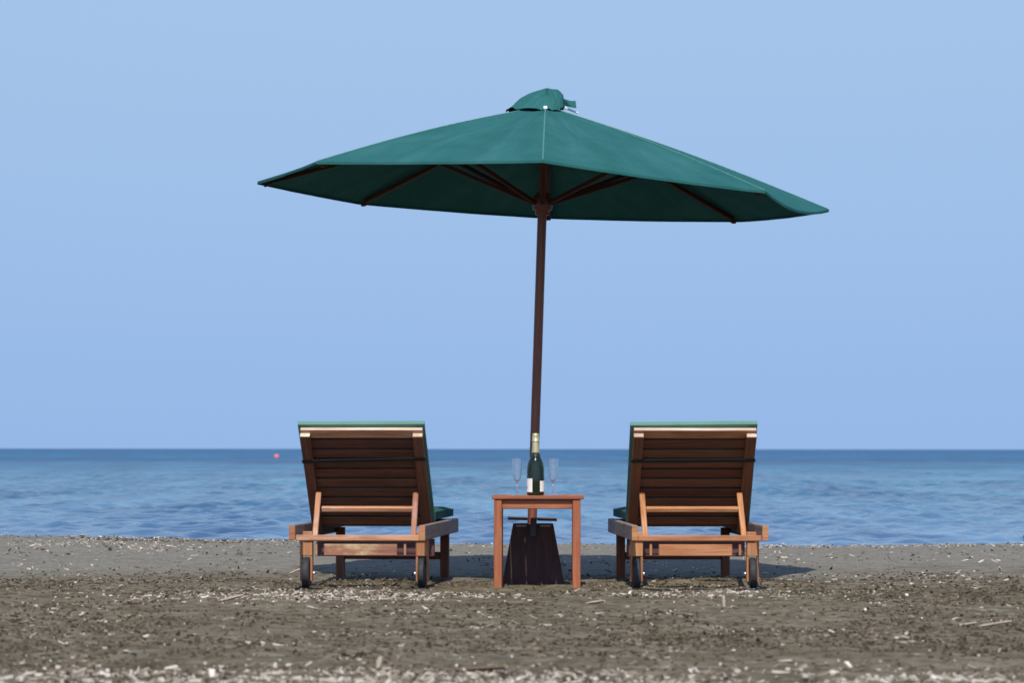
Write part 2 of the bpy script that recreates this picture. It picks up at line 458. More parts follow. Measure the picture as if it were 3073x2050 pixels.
# ------------------------------------------------------------------ sun loungers
def disc_x(r_, w_, n=28, bev=.006):
    me = lathe_mesh([(0, -w_ / 2), (r_ - bev, -w_ / 2), (r_, -w_ / 2 + bev), (r_, w_ / 2 - bev), (r_ - bev, w_ / 2), (0, w_ / 2)], n)
    return me
ROTX = Matrix.Rotation(R(90), 4, 'Y')

def cushion_mesh(L, W, T, seed, bulge=.010, nx=26, ny=12):
    """pillow slab: L along x, W along y, T along z, soft corners and a welted edge"""
    r_ = np.random.default_rng(seed)
    verts, faces = [], []
    def side(sgn):
        base = len(verts)
        for j in range(ny + 1):
            for i in range(nx + 1):
                a, c = i / nx, j / ny
                e = min(a * L, (1 - a) * L, c * W, (1 - c) * W)
                rnd = min(1, e / .022); rnd = math.sqrt(max(0, 1 - (1 - rnd) ** 2))
                zz = T / 2 * (.62 + .38 * rnd) + bulge * math.sin(math.pi * a) * math.sin(math.pi * c)
                zz += .0035 * (float(vnoise(a * L * 9, c * W * 9, seed)) - .5)
                verts.append(((a - .5) * L, (c - .5) * W, sgn * zz if sgn > 0 else -T / 2 * (.62 + .38 * rnd)))
        for j in range(ny):
            for i in range(nx):
                p = base + j * (nx + 1) + i
                f = (p, p + 1, p + nx + 2, p + nx + 1)
                faces.append(f if sgn > 0 else f[::-1])
        return base
    b1 = side(1); b0 = side(-1)
    ring = [i for i in range(nx)] + [j * (nx + 1) + nx for j in range(ny)] + [ny * (nx + 1) + nx - i for i in range(nx)] + [(ny - j) * (nx + 1) for j in range(ny)]
    for k in range(len(ring)):
        a, c = ring[k], ring[(k + 1) % len(ring)]
        faces.append((b0 + a, b0 + c, b1 + c, b1 + a))
    me = bpy.data.meshes.new('cushion'); me.from_pydata(verts, [], faces)
    return me

def build_lounger(loc, rz, label, board_mat, strap_tilt, tray_shift, back_dx, seed, TK, SL):
    r0 = empty('sun_lounger', loc, rz)
    tag(r0, label, 'sun lounger', 'sun loungers facing the sea')
    HW = .3345
    # side rails with their lit end grain
    for s in (-1, 1):
        x = sorted((s * (HW - .030), s * HW))
        blk('side_rail', x, (0, 1.85), (.252, .326), M['rail'], r0, .003, 'y')
        blk('rail_end', x, (-.004, -.0005), (.253, .325), M['orange'], r0, .001, 'x')
    blk('crossbar', (-HW + .031, HW - .031), (.012, .050), (.250, .2775), TK, r0)
    # wheel forks, wheels, axle bolts at the head end
    for s in (-1, 1):
        cx = s * (HW - .045)
        blk('wheel_leg', (cx - .031, cx + .031), (.300, .350), (.166, .288), M['orange'], r0, .003, 'z')
        for q_ in (-1, 1):
            px = cx + q_ * .0255
            blk('fork_prong', (px - .0055, px + .0055), (.303, .347), (.040, .1655), M['orange'], r0, .002, 'z')
        wl = obj('wheel', disc_x(.050, .030), M['hub'], r0, Matrix.Translation((cx, .325, .080)) @ ROTX); smooth_by_angle(wl)
        ty = obj('tyre', lathe_mesh([(.051, -.017), (.074, -.018), (.080, -.010), (.080, .010), (.074, .018), (.051, .017)], 32, True), M['tyre'], wl)
        smooth_by_angle(ty)
        bt = obj('axle_bolt', disc_x(.008, .010, 12, .002), M['bolt'], r0, Matrix.Translation((cx - s * .0365, .325, .080)) @ ROTX); smooth_by_angle(bt)
    # under-seat tray between the forks, with its runners
    ts = tray_shift
    blk('tray_front', (ts - .183, ts + .183), (.302, .322), (.168, .226), board_mat, r0)
    blk('rear_apron', (-HW + .032, HW - .032), (.820, .842), (.150, .240), M['base'], r0)
    for xx in (ts - .222, ts + .222):
        blk('tray_runner', (xx - .006, xx + .006), (.306, .336), (.170, .229), TK, r0, .002, 'z')
    # seat
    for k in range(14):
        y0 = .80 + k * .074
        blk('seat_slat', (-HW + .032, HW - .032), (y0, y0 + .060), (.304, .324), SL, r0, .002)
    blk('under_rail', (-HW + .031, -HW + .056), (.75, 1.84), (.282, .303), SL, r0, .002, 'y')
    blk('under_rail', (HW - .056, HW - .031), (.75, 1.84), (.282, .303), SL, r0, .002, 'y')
    # foot legs and their crossbar
    for s in (-1, 1):
        x = sorted((s * (HW - .032), s * (HW - .078)))
        blk('foot_leg', x, (1.62, 1.668), (.0, .281), SL, r0, .003, 'z')
    blk('foot_crossbar', (-HW + .079, HW - .079), (1.632, 1.660), (.110, .150), SL, r0)
    # backrest, hinged at the seat and leaning back over the head end
    pitch = R(44)
    hinge = Vector((back_dx, .765, .283))
    dirv = Vector((0, -math.cos(pitch), math.sin(pitch)))        # up along the backrest
    nrm = Vector((0, math.sin(pitch), math.cos(pitch)))          # towards the sitter
    LEN = .704
    at = lambda x, s, n_: Vector((x, 0, 0)) + hinge + dirv * s + nrm * n_
    BW = .307
    for s in (-1, 1):
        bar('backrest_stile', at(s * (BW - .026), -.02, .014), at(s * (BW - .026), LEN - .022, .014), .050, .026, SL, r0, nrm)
        bar('stile_end', at(s * (BW - .026), LEN - .0215, .014), at(s * (BW - .026), LEN - .018, .014), .048, .024, M['edge'], r0, nrm, .001)  # pale cap: sunlight on the end grain put into the colour
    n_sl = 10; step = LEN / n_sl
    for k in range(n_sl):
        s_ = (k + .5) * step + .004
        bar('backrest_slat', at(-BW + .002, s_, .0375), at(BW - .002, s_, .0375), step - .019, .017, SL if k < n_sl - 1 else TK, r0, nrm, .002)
    bar('sunlit_slat_edge', at(-BW + .003, LEN - .0008, .0375), at(BW - .003, LEN - .0008, .0375), .0030, .018, M['edge'], r0, nrm, .0008)  # thin added strip, sun on the top edge painted as pale wood
    # elastic strap holding the cushion
    st = strap_tilt
    bar('cushion_strap', at(-BW - .004, LEN * .735 - st, -.0015), at(BW + .004, LEN * .735 + st, -.0015), .022, .003, M['strap'], r0, nrm, .0006)
    # prop frame standing on a notched rest between the forks
    for s in (-1, 1):
        bar('prop_arm', (s * .246, .300, .245), at(s * .246, .292, -.012), .027, .020, TK, r0, (0, -1, .6))
    lo = Vector((.246, .300, .245)).lerp(Vector((.246, 0, 0)) + at(0, .292, -.012) - Vector((back_dx, 0, 0)), .66)
    bar('prop_rung', (-lo.x + .014, lo.y, lo.z), (lo.x - .014, lo.y, lo.z), .022, .024, TK, r0, (0, -.5, 1))
    blk('prop_rest', (-HW + .031, HW - .031), (.292, .316), (.2395, .2485), SL, r0, .002)
    # cushion: back and seat sections
    CT = .036
    mt = frame(at(0, -.02, .049 + CT / 2), at(0, LEN + .014, .049 + CT / 2), nrm)
    mt = mt @ Matrix.Rotation(-.008 if seed == 101 else -.016, 4, 'Z')
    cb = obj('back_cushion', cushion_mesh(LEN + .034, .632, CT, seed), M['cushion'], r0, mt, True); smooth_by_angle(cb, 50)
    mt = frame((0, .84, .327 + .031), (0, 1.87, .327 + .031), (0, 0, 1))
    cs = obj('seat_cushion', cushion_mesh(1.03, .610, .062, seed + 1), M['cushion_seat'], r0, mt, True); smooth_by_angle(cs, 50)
    return r0

build_lounger((-.757, 17.70, 0), R(-4.2), 'wooden sun lounger left of the table, with a peeling pale board under its head end', M['board'], .010, -.018, -.012, 101, M['teak'], M['slat'])
build_lounger((.920, 17.70, 0), R(2.1), 'wooden sun lounger right of the table, with a smooth reddish board under its head end', M['teak2'], .003, .004, 0.0, 202, M['teak2'], M['slat2'])

# ------------------------------------------------------------------ side table
tb = empty('side_table', (.126, 18.05, 0), R(-.6))
tag(tb, 'small square reddish wooden table holding the bottle and two glasses', 'table')
TH = .4665; D_ = .49
for i, (x, y) in enumerate(((-.196, .020), (.196, .020), (-.196, D_ - .020), (.196, D_ - .020))):
    blk('leg', (x - .020, x + .020), (y - .020, y + .020), (-.01, TH - .019), M['table'], tb, .003, 'z')
for y in (.016, D_ - .030):
    blk('apron', (-.175, .175), (y, y + .014), (TH - .066, TH - .019), M['table'], tb)
for x in (-.208, .194):
    blk('apron', (x, x + .014), (.041, D_ - .041), (TH - .066, TH - .019), M['table'], tb, .003, 'y')
for s in (0, 1):
    y = -.008 if s == 0 else D_ - .042
    blk('top_rail', (-.226, .232), (y, y + .050), (TH - .018, TH), M['table'], tb)
n = 6
for k in range(n):
    x0 = -.226 + k * .458 / n
    blk('top_slat', (x0 + .002, x0 + .458 / n - .002), (.0435, D_ - .0435), (TH - .017, TH - .001), M['table'], tb, .002, 'y')

# ------------------------------------------------------------------ bottle and glasses
def lathe_part(name, prof, mat, parent, n=36, close=False, deg=50):
    o = obj(name, lathe_mesh(prof, n, close), mat, parent, Matrix.Identity(4)); smooth_by_angle(o, deg)
    return o
bo = empty('champagne_bottle', (.119, 18.27, TH), R(0))
bo.scale = (1.06, 1.06, .985)
tag(bo, 'dark green champagne bottle with gold foil neck standing between two glasses', 'bottle')
lathe_part('glass_body', [(0, 0), (.036, 0), (.041, .004), (.0415, .012), (.0415, .125), (.0405, .145), (.037, .166), (.031, .182), (.024, .198), (.0195, .212), (.0178, .222), (0, .222)], M['bottle'], bo, 40)
lathe_part('foil', [(.0192, .206), (.0186, .214), (.0180, .226), (.0155, .262), (.0150, .274), (.0176, .276), (.0176, .281), (.0160, .283), (.0164, .297), (.0152, .303), (.0158, .306), (.0152, .313), (.010, .318), (0, .319)], M['foil'], bo, 36)
lathe_part('collar', [(.0228, .1995), (.0236, .2005), (.0205, .2125), (.0197, .2122)], M['collar'], bo, 36, True)
def wrap(name, a0, a1, z0, z1, r_, mat):
    verts, faces = [], []; n_ = 14
    for k in range(n_ + 1):
        a = R(a0 + (a1 - a0) * k / n_)
        for rr in (r_, r_ + .0006):
            for z_ in (z0, z1): verts.append((rr * math.cos(a), rr * math.sin(a), z_))
    for k in range(n_):
        p = 4 * k
        for (i, j) in ((0, 1), (1, 3), (3, 2), (2, 0)): faces.append((p + i, p + j, p + 4 + j, p + 4 + i))
    faces += [(0, 2, 3, 1), (4 * n_, 4 * n_ + 1, 4 * n_ + 3, 4 * n_ + 2)]
    me = bpy.data.meshes.new(name); me.from_pydata(verts, [], faces)
    bm = bmesh.new(); bm.from_mesh(me); bmesh.ops.recalc_face_normals(bm, faces=bm.faces[:]); bm.to_mesh(me); bm.free()
    o = obj(name, me, mat, bo, Matrix.Identity(4)); smooth_by_angle(o, 30); return o
lb = wrap('label', 248, 130, .016, .086, .0417, M['label'])
wrap('label', 300, 400, .019, .074, .0417, M['label'])
mk = obj('emblem', disc_x(.0055, .0008, 14, .0002), M['ink'], lb)
a = R(196)
mk.matrix_local = Matrix.Translation((.0426 * math.cos(a), .0426 * math.sin(a), .040)) @ Matrix.Rotation(a, 4, 'Z') @ ROTX

def flute(loc, label):
    g_ = empty('champagne_glass', loc)
    tag(g_, label, 'glass', 'champagne glasses on the table')
    th = .0014
    outer = [(.0, .067), (.004, .0675), (.0105, .074), (.0170, .086), (.0218, .103), (.0242, .125), (.0253, .150), (.0258, .185)]
    inner = [(r_ - th if r_ > th else 0, z_ + (.002 if r_ < .01 else 0)) for r_, z_ in outer]
    lathe_part('bowl', outer + inner[::-1], M['glass'], g_, 36, False)
    lathe_part('rim', [(.0246 + .0009 * math.cos(q * math.pi / 3), .1853 + .0011 * math.sin(q * math.pi / 3)) for q in range(6)], M['glass'], g_, 36, True)
    lathe_part('stem', [(0, .0045), (.005, .0045), (.0032, .012), (.0030, .05), (.0034, .057), (.0064, .0615), (.0034, .0655), (0, .0668)], M['glass'], g_, 20)
    lathe_part('foot', [(0, 0), (.031, 0), (.0312, .0012), (.020, .0026), (.006, .0043), (0, .0043)], M['glass'], g_, 36)
flute((.026, 18.25, TH), 'clear empty champagne glass left of the bottle')
flute((.207, 18.27, TH), 'clear empty champagne glass right of the bottle')

# ------------------------------------------------------------------ parasol
CY = 18.8
pr = empty('parasol', (.098, CY, 0))
tag(pr, 'large dark green octagonal beach parasol on a wooden pole', 'parasol')
o0 = Vector(pr.location)
L_ = lambda x, y, z: Vector((x, y, z)) - o0
def tube(name, p0, p1, r0_, r1_, mat, parent, n=20):
    L = (Vector(p1) - Vector(p0)).length
    o = obj(name, lathe_mesh([(r0_, 0), (r1_, L)], n), mat, parent)
    z = (Vector(p1) - Vector(p0)).normalized(); x = Vector((1, 0, 0)); x = (x - z * x.dot(z)).normalized(); y = z.cross(x)
    # lay the grain (local x) along the pole
    for v in o.data.vertices: v.co = Vector((v.co.z, v.co.x, v.co.y))
    mt = Matrix((z, x, y)).transposed().to_4x4(); mt.translation = p0
    o.matrix_local = mt; smooth_by_angle(o, 50); return o
tube('pole', L_(.0965, CY, .06), L_(.1725, CY, 2.47), .0245, .0235, M['pole'], pr)
axis = (L_(.1725, CY, 2.47) - L_(.0965, CY, .06)).normalized()
def on_pole(z): return L_(.0965 + (z - .06) / 2.41 * .076, CY, z)

# weighted wooden base: four tapering boarded sides under a loose lid
def tapered_panel(name, c0, c1, c2, c3, th, parent):
    """quad panel bottom-left, bottom-right, top-right, top-left given outside face; thickness inwards"""
    n_ = (Vector(c1) - Vector(c0)).cross(Vector(c3) - Vector(c0)).normalized()
    v = [Vector(c) for c in (c0, c1, c2, c3)]; v += [p - n_ * th for p in v]
    # local frame with x up the panel so the grain is vertical
    x = ((v[3] + v[2]) - (v[0] + v[1])).normalized(); y = n_.cross(x)
    mt = Matrix((x, y, n_)).transposed().to_4x4(); mt.translation = v[0]
    inv = mt.inverted()
    me = bpy.data.meshes.new(name)
    me.from_pydata([inv @ p for p in v], [], [(0, 1, 2, 3), (7, 6, 5, 4), (0, 4, 5, 1), (1, 5, 6, 2), (2, 6, 7, 3), (3, 7, 4, 0)])
    bm = bmesh.new(); bm.from_mesh(me)
    bmesh.ops.recalc_face_normals(bm, faces=bm.faces[:])
    bmesh.ops.bevel(bm, geom=bm.edges[:], offset=.0008, segments=1, affect='EDGES'); bm.to_mesh(me); bm.free()
    return obj(name, me, M['base'], parent, mt)
bx0, bx1, tx0, tx1, bz, tz = -.056, .275, .006, .214, -.02, .312
by, ty_ = .165, .140
bc = (bx0 + bx1) / 2
nb = 1
for side in range(4):
    for k in range(nb):
        a0, a1 = k / nb, (k + 1) / nb
        g_ = .001
        if side in (0, 2):
            sg = -1 if side == 0 else 1
            xb0, xb1 = bx0 + (bx1 - bx0) * a0, bx0 + (bx1 - bx0) * a1
            xt0, xt1 = tx0 + (tx1 - tx0) * a0, tx0 + (tx1 - tx0) * a1
            q_ = [L_(xb0 + g_ / 3, CY + sg * by, bz), L_(xb1 - g_ / 3, CY + sg * by, bz), L_(xt1 - g_ / 3, CY + sg * ty_, tz), L_(xt0 + g_ / 3, CY + sg * ty_, tz)]
            if side == 2: q_ = [q_[1], q_[0], q_[3], q_[2]]
        else:
            sg = -1 if side == 1 else 1
            xb, xt = (bx0, tx0) if side == 1 else (bx1, tx1)
            xb -= sg * .001; xt -= sg * .001
            e = .019
            yb = lambda a: CY - by + e + (2 * by - 2 * e) * a
            yt = lambda a: CY - ty_ + e + (2 * ty_ - 2 * e) * a
            q_ = [L_(xb, yb(a0) + .001, bz), L_(xb, yb(a1) - .001, bz), L_(xt, yt(a1) - .001, tz), L_(xt, yt(a0) + .001, tz)]
            if side == 1: q_ = [q_[1], q_[0], q_[3], q_[2]]
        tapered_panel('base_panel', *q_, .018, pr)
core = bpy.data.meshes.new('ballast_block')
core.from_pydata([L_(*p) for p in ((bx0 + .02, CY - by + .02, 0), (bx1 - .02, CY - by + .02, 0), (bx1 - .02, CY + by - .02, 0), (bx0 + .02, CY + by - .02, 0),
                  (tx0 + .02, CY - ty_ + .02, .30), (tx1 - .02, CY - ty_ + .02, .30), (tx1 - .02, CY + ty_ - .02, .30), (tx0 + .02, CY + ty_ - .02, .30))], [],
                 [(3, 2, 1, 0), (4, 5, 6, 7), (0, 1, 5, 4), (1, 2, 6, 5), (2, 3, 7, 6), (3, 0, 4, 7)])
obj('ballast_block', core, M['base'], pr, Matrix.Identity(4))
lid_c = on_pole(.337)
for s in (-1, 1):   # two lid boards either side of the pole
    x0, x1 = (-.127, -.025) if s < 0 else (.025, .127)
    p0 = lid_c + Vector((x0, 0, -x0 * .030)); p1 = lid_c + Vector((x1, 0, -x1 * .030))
    bar('lid_board', p0, p1, .285, .012, M['rib'], pr, (0, 0, 1), .002)  # darker rib wood puts the table's shade into the lid's colour
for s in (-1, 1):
    bar('sunlit_slit_strip', L_(.110 + s * .062 - .027, CY - ty_ - .004, .3035), L_(.110 + s * .062 + .027, CY - ty_ - .004, .3035), .010, .009, M['edge'], pr, (0, 0, 1), .002)  # added pale strips, painted slits of sunlight on the shaded base front
bar('pole_clamp', on_pole(.250) + Vector((.006, -.170, 0)), on_pole(.3455) + Vector((.006, -.160, 0)), .030, .006, M['collar'], pr, (0, -1, 0), .001)

# canopy: eight ribs, tips sagging slightly out of a regular octagon as on the real parasol
apex = L_(.1725, CY, 2.482)
tips = [L_(*p) for p in ((-1.323, 18.80, 2.086), (-.963, 17.75, 2.109), (.146, 17.315, 2.083), (1.240, 17.75, 1.968),
                         (1.644, 18.80, 1.946), (1.242, 19.85, 1.958), (.203, 20.285, 2.003), (-.843, 19.85, 2.053))]
sag = [.0, .0, .003, .044, .006, .002, .002, .001]     # hem droop of panel i -> i+1
top_r = .10
def rib_pt(i, s_, dz=0.0):
    p = apex.lerp(tips[i], s_)
    p.z += .022 * math.sin(math.pi * s_) + dz
    return p
def panel_mesh(i):
    j = (i + 1) % 8; nu, nv = 22, 26
    verts, faces = [], []
    for v in range(nv + 1):
        s_ = .055 + (1 - .055) * v / nv
        for u_ in range(nu + 1):
            a = u_ / nu
            p = rib_pt(i, s_).lerp(rib_pt(j, s_), a)
            arc = 4 * a * (1 - a)
            # cloth hangs a little between ribs, hem pulls in
            p.z -= (.016 * math.sin(math.pi * min(1, s_ * .9)) + sag[i] * s_ ** 6) * arc
            cen = apex.lerp((tips[i] + tips[j]) / 2, s_)
            inw = apex - cen
            if inw.length > 0: p += inw.normalized() * ((.003 if i == 0 else .006) * arc * s_ ** 4)
            wr_ = (fbm(a * 9 + i * 13, s_ * 2.2, 61, 3) - .5)
            p.z += float(wr_) * .008 * (1 - .7 * s_ ** 4) * math.sin(math.pi * a) ** .5 if 0 < a < 1 else 0
            verts.append(p)
    for v in range(nv):
        for u_ in range(nu):
            p = v * (nu + 1) + u_
            faces.append((p, p + nu + 1, p + nu + 2, p + 1))
    # hem: short fold turned under
    base = nv * (nu + 1); b2 = len(verts)
    for u_ in range(nu + 1):
        a = u_ / nu
        q_ = verts[base + u_].copy(); e = 4 * a * (1 - a)
        q_.z -= .013; verts.append(q_)
    for u_ in range(nu): faces.append((base + u_, b2 + u_, b2 + u_ + 1, base + u_ + 1))
    me = bpy.data.meshes.new('canopy_panel'); me.from_pydata(verts, [], faces)
    return me
for i in range(8):
    o = obj('canopy_panel', panel_mesh(i), M['canopy'], pr, Matrix.Identity(4)); smooth_by_angle(o, 60)
    md = o.modifiers.new('cloth', 'SOLIDIFY'); md.thickness = .0016; md.offset = -1
for i in range(8):      # stitched seam over every rib
    verts, faces = [], []
    nv = 24
    side = (tips[(i + 1) % 8] - tips[i - 1]).normalized()
    for v in range(nv + 1):
        p = rib_pt(i, .06 + .938 * v / nv)
        for dx, dz in ((-.0036, .0005), (-.002, .0032), (.002, .0032), (.0036, .0005)):
            verts.append(p + side * dx + Vector((0, 0, dz)))
    for v in range(nv):
        for k in range(3):
            p = v * 4 + k; faces.append((p, p + 1, p + 5, p + 4))
    me = bpy.data.meshes.new('seam'); me.from_pydata(verts, [], faces)
    obj('seam', me, M['seam'], pr, Matrix.Identity(4))
hub_c = on_pole(1.975)
for i in range(8):
    # ribs under the cloth, struts from the sliding hub
    ax_in = apex + (tips[i] - apex).normalized() * .04
    p0 = rib_pt(i, .05, -.020); pm = rib_pt(i, .5, -.022); p1 = rib_pt(i, .965, -.020)
    up = Vector((0, 0, 1))
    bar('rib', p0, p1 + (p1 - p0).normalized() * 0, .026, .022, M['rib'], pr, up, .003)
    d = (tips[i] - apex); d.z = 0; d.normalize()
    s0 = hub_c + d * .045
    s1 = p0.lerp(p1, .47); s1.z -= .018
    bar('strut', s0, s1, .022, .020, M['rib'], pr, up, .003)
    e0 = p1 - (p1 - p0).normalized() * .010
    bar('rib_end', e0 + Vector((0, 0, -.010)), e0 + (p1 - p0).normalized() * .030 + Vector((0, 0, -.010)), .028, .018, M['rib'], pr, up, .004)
def hub(name, z0, z1, prof, mat):
    p0, p1 = on_pole(z0), on_pole(z1)
    o = obj(name, lathe_mesh(prof, 24, True), mat, pr)
    z = (p1 - p0).normalized(); x = Vector((1, 0, 0)); x = (x - z * x.dot(z)).normalized(); y = z.cross(x)
    mt = Matrix((x, y, z)).transposed().to_4x4(); mt.translation = p0; o.matrix_local = mt
    smooth_by_angle(o, 40); return o
hub('runner_hub', 1.915, 2.03, [(.0252, 0), (.036, 0), (.038, .020), (.050, .028), (.054, .045), (.054, .085), (.046, .095), (.034, .115), (.0252, .115)], M['pole'])
hub('top_hub', 2.38, 2.46, [(.0252, 0), (.055, .005), (.060, .04), (.050, .07), (.0252, .075)], M['pole'])
bar('hub_pin', on_pole(1.925) + Vector((.036, -.02, 0)), on_pole(1.90) + Vector((.046, -.02, -.004)), .006, .006, M['collar'], pr, (0, 1, 0), .001)

# vent cap: a crumpled little canopy on short spokes, blown over to one side
def vent_mesh():
    verts, faces = [], []
    n_, m_ = 48, 12
    prof_z = lambda q: .094 * (1 - q ** 1.7) ** .9 if q < 1 else 0
    for v in range(m_ + 1):
        q = v / m_
        for k in range(n_):
            a = 2 * math.pi * k / n_
            c_, s_ = math.cos(a), math.sin(a)
            # long tail to the left, blunt end to the right
            wl, wr2 = max(0, -c_) ** 2, max(0, c_) ** 2; wf = 1 - wl - wr2
            rad = .150 + .055 * max(0, -c_) - .048 * max(0, c_)
            z_ = (wl * np.interp(q, [0, .3, .5, .7, .85, 1], [.092, .068, .052, .028, -.004, -.022])
                  + wr2 * np.interp(q, [0, .55, .92, 1], [.092, .076, .046, -.004]) + wf * np.interp(q, [0, .3, .6, 1], [.092, .074, .036, -.034]))
            fold = (.0075 * math.sin(9 * a + 1) + .0055 * math.sin(17 * a + 2 * q) + .004 * math.sin(29 * a)) * min(1, q * 1.6) * (1.25 - q * .6)
            z_ += fold + .020 * (float(fbm(np.array(4 + c_ * 3 * q), np.array(9 + s_ * 3 * q), 33, 3)) - .5) * q
            p = Vector((rad * q * c_ + .008 * (1 - q), rad * q * s_, z_))
            verts.append(p)
    for v in range(m_):
        for k in range(n_):
            k2 = (k + 1) % n_
            faces.append((v * n_ + k, (v + 1) * n_ + k, (v + 1) * n_ + k2, v * n_ + k2))
    me = bpy.data.meshes.new('vent_cap'); me.from_pydata(verts, [], faces)
    bm = bmesh.new(); bm.from_mesh(me); bmesh.ops.remove_doubles(bm, verts=bm.verts[:], dist=1e-5)
    bmesh.ops.recalc_face_normals(bm, faces=bm.faces[:]); bm.to_mesh(me); bm.free()
    return me
vc = obj('vent_cap', vent_mesh(), M['canopy'], pr, Matrix.Translation(apex + Vector((-.002, 0, .002)))); smooth_by_angle(vc, 70)
md = vc.modifiers.new('cloth', 'SOLIDIFY'); md.thickness = .0016
# loose flap of the cap standing off to the right
verts, faces = [], []
for v in range(7):
    for u_ in range(9):
        a = u_ / 8; b_ = v / 6
        verts.append(Vector((.070 + .092 * a - .004 * b_, -.02 + .018 * math.sin(6 * a + 2 * b_) + .03 * b_ * (1 - a), (.036 - .012 * a) * b_ + (.006 - .022 * a) * (1 - b_) + .003 * math.sin(7 * a))))
for v in range(6):
    for u_ in range(8):
        p = v * 9 + u_; faces.append((p, p + 1, p + 10, p + 9))
me = bpy.data.meshes.new('vent_flap'); me.from_pydata(verts, [], faces)
fl = obj('vent_flap', me, M['canopy'], vc, Matrix.Identity(4)); smooth_by_angle(fl, 70)
md = fl.modifiers.new('cloth', 'SOLIDIFY'); md.thickness = .002
# white plastic spoke ends peeping out under the cap
bar('spoke_end', rib_pt(2, .095, .010) + Vector((-.010, 0, 0)), rib_pt(2, .095, .010) + Vector((.010, 0, 0)), .03, .012, M['pvc'], pr, (0, -.4, 1), .003)
bar('spoke_end', rib_pt(4, .045, .024), rib_pt(4, .115, .018), .016, .010, M['pvc'], pr, (0, 0, 1), .003)

# ------------------------------------------------------------------ buoy far out on the water
by_ = empty('buoy', (-21.7, 334, SEA_Z))
tag(by_, 'small round pink buoy floating far out on the sea', 'buoy')
o = obj('float_ball', lathe_mesh([(0, -.16), (.13, -.12), (.22, .0), (.245, .12), (.20, .26), (.10, .33), (0, .345)], 28), M['buoy'], by_); smooth_by_angle(o, 60)
o = obj('mooring_eye', lathe_mesh([(0, .335), (.05, .335), (.06, .38), (.03, .42), (0, .42)], 14), M['collar'], by_); smooth_by_angle(o, 60)

# ------------------------------------------------------------------ beach litter
def chips(name, xy, length, width, thick, mat, tilt=.25, sink=.3, seed=1):
    r_ = np.random.default_rng(seed); n_ = len(xy)
    ang = r_.uniform(0, 2 * np.pi, n_); el_ = r_.normal(0, tilt, n_)
    base = np.array([[-1, -1, -1], [1, -1, -1], [1, 1, -1], [-1, 1, -1], [-1, -1, 1], [1, -1, 1], [1, 1, 1], [-1, 1, 1]], float) * .5
    v = np.repeat(base[None], n_, 0)
    k = r_.uniform(.25, 1.0, (n_, 1)); v[:, [1, 2, 5, 6], 1] *= k; v[:, [1, 2, 5, 6], 2] *= k
    v += r_.normal(0, .07, v.shape)
    v[..., 0] *= length[:, None]; v[..., 1] *= width[:, None]; v[..., 2] *= thick[:, None]
    ce, se = np.cos(el_)[:, None], np.sin(el_)[:, None]
    x1 = v[..., 0] * ce - v[..., 2] * se; z1 = v[..., 0] * se + v[..., 2] * ce
    ca, sa = np.cos(ang)[:, None], np.sin(ang)[:, None]
    x2 = x1 * ca - v[..., 1] * sa; y2 = x1 * sa + v[..., 1] * ca
    zz = ground(xy[:, 0], xy[:, 1])[:, None] + z1 + (thick * (.5 - sink) + np.abs(se[:, 0]) * length * .28)[:, None]
    co = np.stack([x2 + xy[:, 0:1], y2 + xy[:, 1:2], zz], -1).reshape(-1, 3)
    f = np.array([[0, 3, 2, 1], [4, 5, 6, 7], [0, 1, 5, 4], [1, 2, 6, 5], [2, 3, 7, 6], [3, 0, 4, 7]])
    q_ = (f[None] + (np.arange(n_) * 8)[:, None, None]).reshape(-1, 4)
    return mesh_np(name, co, q_, mat, False)

def scatter(n_, dens, seed, y0=10.3, y1=24.0):
    """n_ points over the strip in view and a bit beyond, kept with probability dens(x, y)"""
    r_ = np.random.default_rng(seed); out_ = []; tot = 0
    while tot < n_:
        y = r_.uniform(y0, y1, 40000); x = r_.uniform(-1, 1, 40000) * (y * .19 + .6)
        keep = r_.random(40000) < np.clip(dens(x, y), 0, 1)
        p = np.stack([x[keep], y[keep]], 1); out_.append(p); tot += len(p)
    return np.concatenate(out_)[:n_]

gs = lambda v, c_, s_: np.exp(-((v - c_) / s_) ** 2)
def clump(x, y, f, seed, lo, hi): return np.clip((fbm(x * f, y * f * .8, seed, 4, .6) - lo) / (hi - lo), 0, 1)
def d_pale(x, y):
    base = .014 + .10 * clump(x, y, 2.2, 70, .5, .7)
    pile = 1.3 * gs(x, -.95, .62) * gs(y, 17.15, .5) + .55 * gs(x, 1.0, .5) * gs(y, 17.5, .35)
    front = 1.5 * gs(y, 10.65, .60) * (.5 + .5 * clump(x, y, 1.5, 74, .4, .6)) * (.65 + .35 * (x < 0))
    shore = .30 * gs(y, 23.2, .25) * clump(x, y, 1.2, 79, .5, .62) + 1.1 * gs(x, -2.5, .45) * gs(y, 22.3, .4) * clump(x, y, 2, 80, .42, .55) + .5 * gs(y, 23.2, .15) * (x > 1.4)
    far = np.where(y > 20, .6, 1.0)
    return (base * far + pile + front + shore)
def d_brown(x, y):
    base = .05 + .40 * clump(x, y, 1.8, 90, .46, .66)
    lb_ = 1.0 * gs(x, -3.0, 1.3) * gs(y, 18.6, .9) + .9 * gs(x, 2.9, 1.2) * gs(y, 17.8, 1.2)
    under = 2.2 * gs(x, -.66, .42) * gs(y, 18.45, .32) + 3.0 * gs(x, 1.02, .40) * gs(y, 18.62, .38)
    mid = .55 * gs(y, 13.3, 1.3) * clump(x, y, 2.0, 93, .42, .62)
    far = np.where(y > 20.2, .22, 1.0)
    sh = 1.2 * gs(x, -2.4, .6) * gs(y, 22.8, .4) * clump(x, y, 2.0, 95, .42, .6) + .5 * gs(x, 2.6, .8) * gs(y, 23.1, .2) * clump(x, y, 2, 96, .42, .6)
    return base * far + lb_ * (.25 + .75 * clump(x, y, 2.6, 97, .4, .6)) + under + mid + sh
